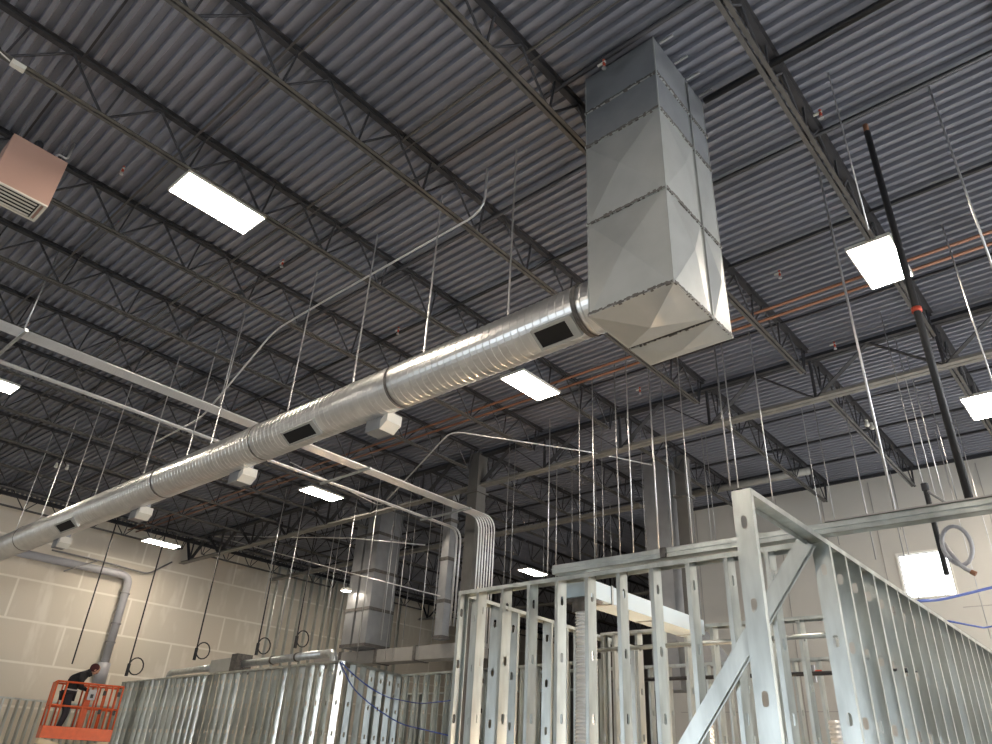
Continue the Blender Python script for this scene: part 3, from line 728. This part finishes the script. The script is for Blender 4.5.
pipe('wall_conduit', [onX(15, 680, 9.65), onX(9, 704, 9.65)], .025, PVC, 'short upright under the thin rail at the left edge', 'pipe', 6)

# distant drop in the dark zone: pale panels and lamps
t = empty('wall_light', onZ(346, 591, 6.0)); MB().box((-.12, -.12, 0), (.12, .12, .08)).build('housing', LAMPW, t); MB().box((-.1, -.1, -.01), (.1, .1, .0)).build('lens', LAMP, t)
tag(t, 'small bright lamp left of the banded vertical duct', 'lamp')
for px, py, lab in ((56, 466, 'left small white detector under the far joist'), (67, 468, 'right small white detector under the far joist'), (867, 424, 'upper white detector on the joist below the right-hand light'), (872, 427, 'lower white detector on the joist below the right-hand light')):
    p = onZ(px, py, ZB-.05); t = empty('detector', p); MB().tube([(0, 0, .05), (0, 0, -.02), (0, 0, -.05)], .07, 12, radii=[.03, .05, .035]).build('body', WHITE, t, smooth=True); MB().tube([(0, 0, .05), (0, 0, .09)], .03, 8).build('base', WHITE, t)
    tag(t, lab, 'detector', 'white detectors')

# ------------------------------------------------------------------ scissor lift
LR = math.radians(-14)
bc = Vector((7.60, 19.7, 1.66))
t = empty('scissor_lift', bc, LR)
hx, hy = .71, .40
m = MB(); m.box((-hx, -hy, -.05), (hx, hy, .02)); m.build('deck', ORANGE, t)
m = MB(); m.box((-hx-.02, -hy-.02, -.05), (hx+.02, -hy, .20)); m.box((-hx-.02, hy, -.05), (hx+.02, hy+.02, .20)); m.box((-hx-.02, -hy, -.05), (-hx, hy, .20)); m.box((hx, -hy, -.05), (hx+.02, hy, .20)); m.build('toe_board', ORANGE, t)
def rail(pts): MB().tube(rounded(pts, .06, 3), .021, 8).build('rail', ORANGE, t, smooth=True)
for z in (.62, 1.12):
    for y in (-hy, hy): rail([(-hx, y, z), (hx, y, z)])
    for x in (-hx, hx): rail([(x, -hy, z), (x, hy, z)])
for y in (-hy, hy):
    for x in (-hx, -.50, -.05, .16, .33, .48, .60, hx): MB().tube([(x, y, .1), (x, y, 1.12)], .02, 8).build('baluster', ORANGE, t, smooth=True)
MB().box((-hx-.01, -hy, .55), (-hx+.02, hy-.1, 1.1)).build('gate_panel', ORANGE, t)
MB().box((-.02, -.12, .1), (.10, .12, 1.0)).build('control_mast', ORANGE, t)
b = MB().box((-.02, -.52, .78), (.14, -.42, 1.0)).build('control_box', PVC, t)
MB().box((.03, -.54, .82), (.09, -.52, .9)).build('control_button', BLACK, b)
for x in (.33, .64):
    for z in (.55, .95): MB().box((x-.03, -hy-.035, z-.05), (x+.03, -hy+.02, z+.05)).build('latch', BLACK, t)
Zg = -bc.z
for y in (-.3, .3):
    zz = -.10
    for k in range(4):
        z1_ = zz-.33; MB().bar((-.72, y, zz), (.72, y, z1_), .05, .11).build('scissor_arm', CREAM, t); MB().bar((.72, y+.06, zz), (-.72, y+.06, z1_), .05, .11).build('scissor_arm', CREAM, t); zz = z1_
MB().box((-.82, -.36, Zg+.14), (.82, .36, Zg+.24)).build('chassis', ORANGE, t)
for x in (-.6, .6):
    for y in (-.36, .36): MB().tube([(x, y-.05, Zg+.15), (x, y+.05, Zg+.15)], .15, 16).build('wheel', BLACK, t)
tag(t, 'orange scissor lift basket with cream scissor arms at lower left', 'lift')

# ------------------------------------------------------------------ worker
def skinned(name, joints, edges, m, parent, sub=2):
    me = bpy.data.meshes.new(name); me.from_pydata([j[0] for j in joints], edges, []); me.update()
    o = bpy.data.objects.new(name, me); COL.objects.link(o)
    s = o.modifiers.new('skin', 'SKIN'); s.use_smooth_shade = True
    for i, j in enumerate(joints):
        me.skin_vertices[0].data[i].radius = (j[1], j[2] if len(j) > 2 else j[1])
    me.skin_vertices[0].data[0].use_root = True
    u = o.modifiers.new('sub', 'SUBSURF'); u.levels = sub; u.render_levels = sub
    o.parent = parent; me.materials.append(m); return o
# local frame: x = picture-right along the basket, y = away, z up; person bends toward +x and looks down
wt = empty('person', bc + Matrix.Rotation(LR, 3, 'Z') @ Vector((-.38, -.02, .02)), LR)
J = [((0, 0, .90), .15, .13), ((.02, 0, 1.02), .155, .15), ((.06, 0, 1.17), .20, .19), ((.15, 0, 1.29), .205, .20), ((.26, 0, 1.34), .11, .10), ((.34, 0, 1.37), .06, .06),
     ((-.01, -.10, .84), .095, .095), ((.06, -.11, .47), .065, .065), ((-.02, -.11, .10), .045, .045), ((.12, -.12, .045), .04, .035),
     ((-.01, .10, .84), .095, .095), ((.08, .12, .47), .065, .065), ((.0, .13, .10), .045, .045), ((.14, .14, .045), .04, .035),
     ((.15, -.20, 1.29), .08, .08), ((.18, -.28, 1.02), .062, .062), ((.40, -.20, .96), .036, .036),
     ((.15, .20, 1.29), .08, .08), ((.22, .28, 1.04), .062, .062), ((.42, .17, 1.0), .036, .036)]
Ed = [(0,1),(1,2),(2,3),(3,4),(4,5),(0,6),(6,7),(7,8),(8,9),(0,10),(10,11),(11,12),(12,13),(3,14),(14,15),(15,16),(3,17),(17,18),(18,19)]
body = skinned('body', J, Ed, CLOTH, wt)
# trousers follow the legs
JT = [((0, 0, .93), .165, .14)] + [(p, r[0]+.014, r[1]+.014) if False else (p, r0_+.014, r1_+.014) for (p, r0_, r1_) in [J[6], J[7], J[8], J[10], J[11], J[12]]]
skinned('trousers', JT, [(0,1),(1,2),(2,3),(0,4),(4,5),(5,6)], DENIM, wt)
skinned('boot', [((-.03, -.11, .07), .055), ((.05, -.115, .05), .05), ((.16, -.125, .04), .042)], [(0,1),(1,2)], BOOT, wt, 1)
skinned('boot', [((-.01, .13, .07), .055), ((.07, .135, .05), .05), ((.18, .145, .04), .042)], [(0,1),(1,2)], BOOT, wt, 1)
def ell(name, c, r, m, parent, rot=0, seg=18, rings=12, bumpf=None):
    mb = MB(); vs = []; fs = []; R = Matrix.Rotation(rot, 3, 'Y')
    for i in range(rings+1):
        ph = PI*i/rings
        for j in range(seg):
            a = 2*PI*j/seg; v = Vector((math.sin(ph)*math.cos(a), math.sin(ph)*math.sin(a), math.cos(ph)))
            s = bumpf(v) if bumpf else 1
            v = Vector((v.x*r[0]*s, v.y*r[1]*s, v.z*r[2]*s)); vs.append(R @ v + Vector(c))
    for i in range(rings):
        for j in range(seg):
            j2 = (j+1) % seg; fs.append((i*seg+j, (i+1)*seg+j, (i+1)*seg+j2, i*seg+j2))
    mb.add(vs, fs); return mb.build(name, m, parent, smooth=True)
def face(v):   # chin, nose and brow as bulges of the head
    s = 1.0
    if v.x > 0: s += .14*math.exp(-((v.y/.16)**2+((v.z+.12)/.16)**2)); s -= .05*math.exp(-(((abs(v.y)-.32)/.14)**2+((v.z-.1)/.12)**2))
    if v.z < -.3: s -= .12*abs(v.y)
    return s
hc = (.415, 0, 1.445)
head = ell('head', hc, (.098, .076, .118), SKIN, wt, .6, 22, 16, face)
for s in (-1, 1): ell('eye', (.497, s*.03, 1.43), (.010, .012, .008), BLACK, head); ell('ear', (.405, s*.078, 1.43), (.02, .01, .03), SKIN, head, .6)
ell('mouth', (.47, 0, 1.36), (.010, .026, .006), CAP, head)
ell('knit_cap', (.398, 0, 1.475), (.112, .092, .108), CAP, wt, .6)
MB().tube([(.34, -.0, 1.38), (.28, 0, 1.34)], .09, 12).build('hood', CLOTH, wt, smooth=True)
for s, w_ in ((-1, J[16][0]), (1, J[19][0])):
    w_ = Vector(w_)
    h = skinned('hand', [(w_, .030, .03), (w_+Vector((.05, 0, -.012)), .034, .018), (w_+Vector((.09, 0, -.02)), .036, .016)], [(0,1),(1,2)], SKIN, wt, 1)
    for k in range(4):
        b0 = w_+Vector((.085, (k-1.5)*.019, -.02)); ln = (.062, .075, .07, .055)[k]
        skinned('finger', [(b0, .0088), (b0+Vector((ln*.5, 0, -.012)), .008), (b0+Vector((ln*.72, 0, -.042)), .007)], [(0,1),(1,2)], SKIN, h, 1)
    b0 = w_+Vector((.035, -s*.025, -.01)); skinned('thumb', [(b0, .010), (b0+Vector((.03, -s*.022, -.01)), .009), (b0+Vector((.055, -s*.022, -.02)), .008)], [(0,1),(1,2)], SKIN, h, 1)
m = MB(); m.tube([(-.02, -.18, .93), (.0, 0, .955), (-.02, .18, .93)], .03, 8); 
MB().bar((-.1, -.165, .965), (.16, -.165, .945), .012, .03, (0, 0, 1)).build('tool_belt', PVC, wt)
tag(wt, 'person in black hooded top and dark trousers bending over inside the orange lift basket', 'person')

# unseen work lamps below the frame, added for the warm glow on the studs
for i, (X, Y, Z) in enumerate(((8.6, 3.4, .5), (10.6, 4.2, .5))):
    t = empty('added_work_light', (X, Y, 0), PI/2+.35)      # lens looks toward +Y (and the lamp's own +x)
    MB().box((-.04, -.2, Z-.1), (.04, .2, Z+.18)).build('housing', ORANGE, t)
    MB().box((.04, -.17, Z-.07), (.045, .17, Z+.15)).build('lens', WORKL, t)
    for s in (-1, 1): MB().bar((0, s*.15, 0), (0, s*.05, Z-.1), .02, .02).build('stand', BLACK, t)
    tag(t, 'unseen work light added on the floor inside the rooms, %s one' % ('nearer', 'farther')[i], 'work light', 'added work lights on the floor')

# ------------------------------------------------------------------ world and view
w = bpy.data.worlds.new('world'); scn.world = w; w.use_nodes = True
w.node_tree.nodes['Background'].inputs['Color'].default_value = (.5, .55, .62, 1); w.node_tree.nodes['Background'].inputs['Strength'].default_value = .3
scn.view_settings.view_transform = 'Standard'; scn.view_settings.look = 'None'; scn.view_settings.gamma = 1; scn.view_settings.use_curve_mapping = False
scn.view_settings.exposure = 0.0
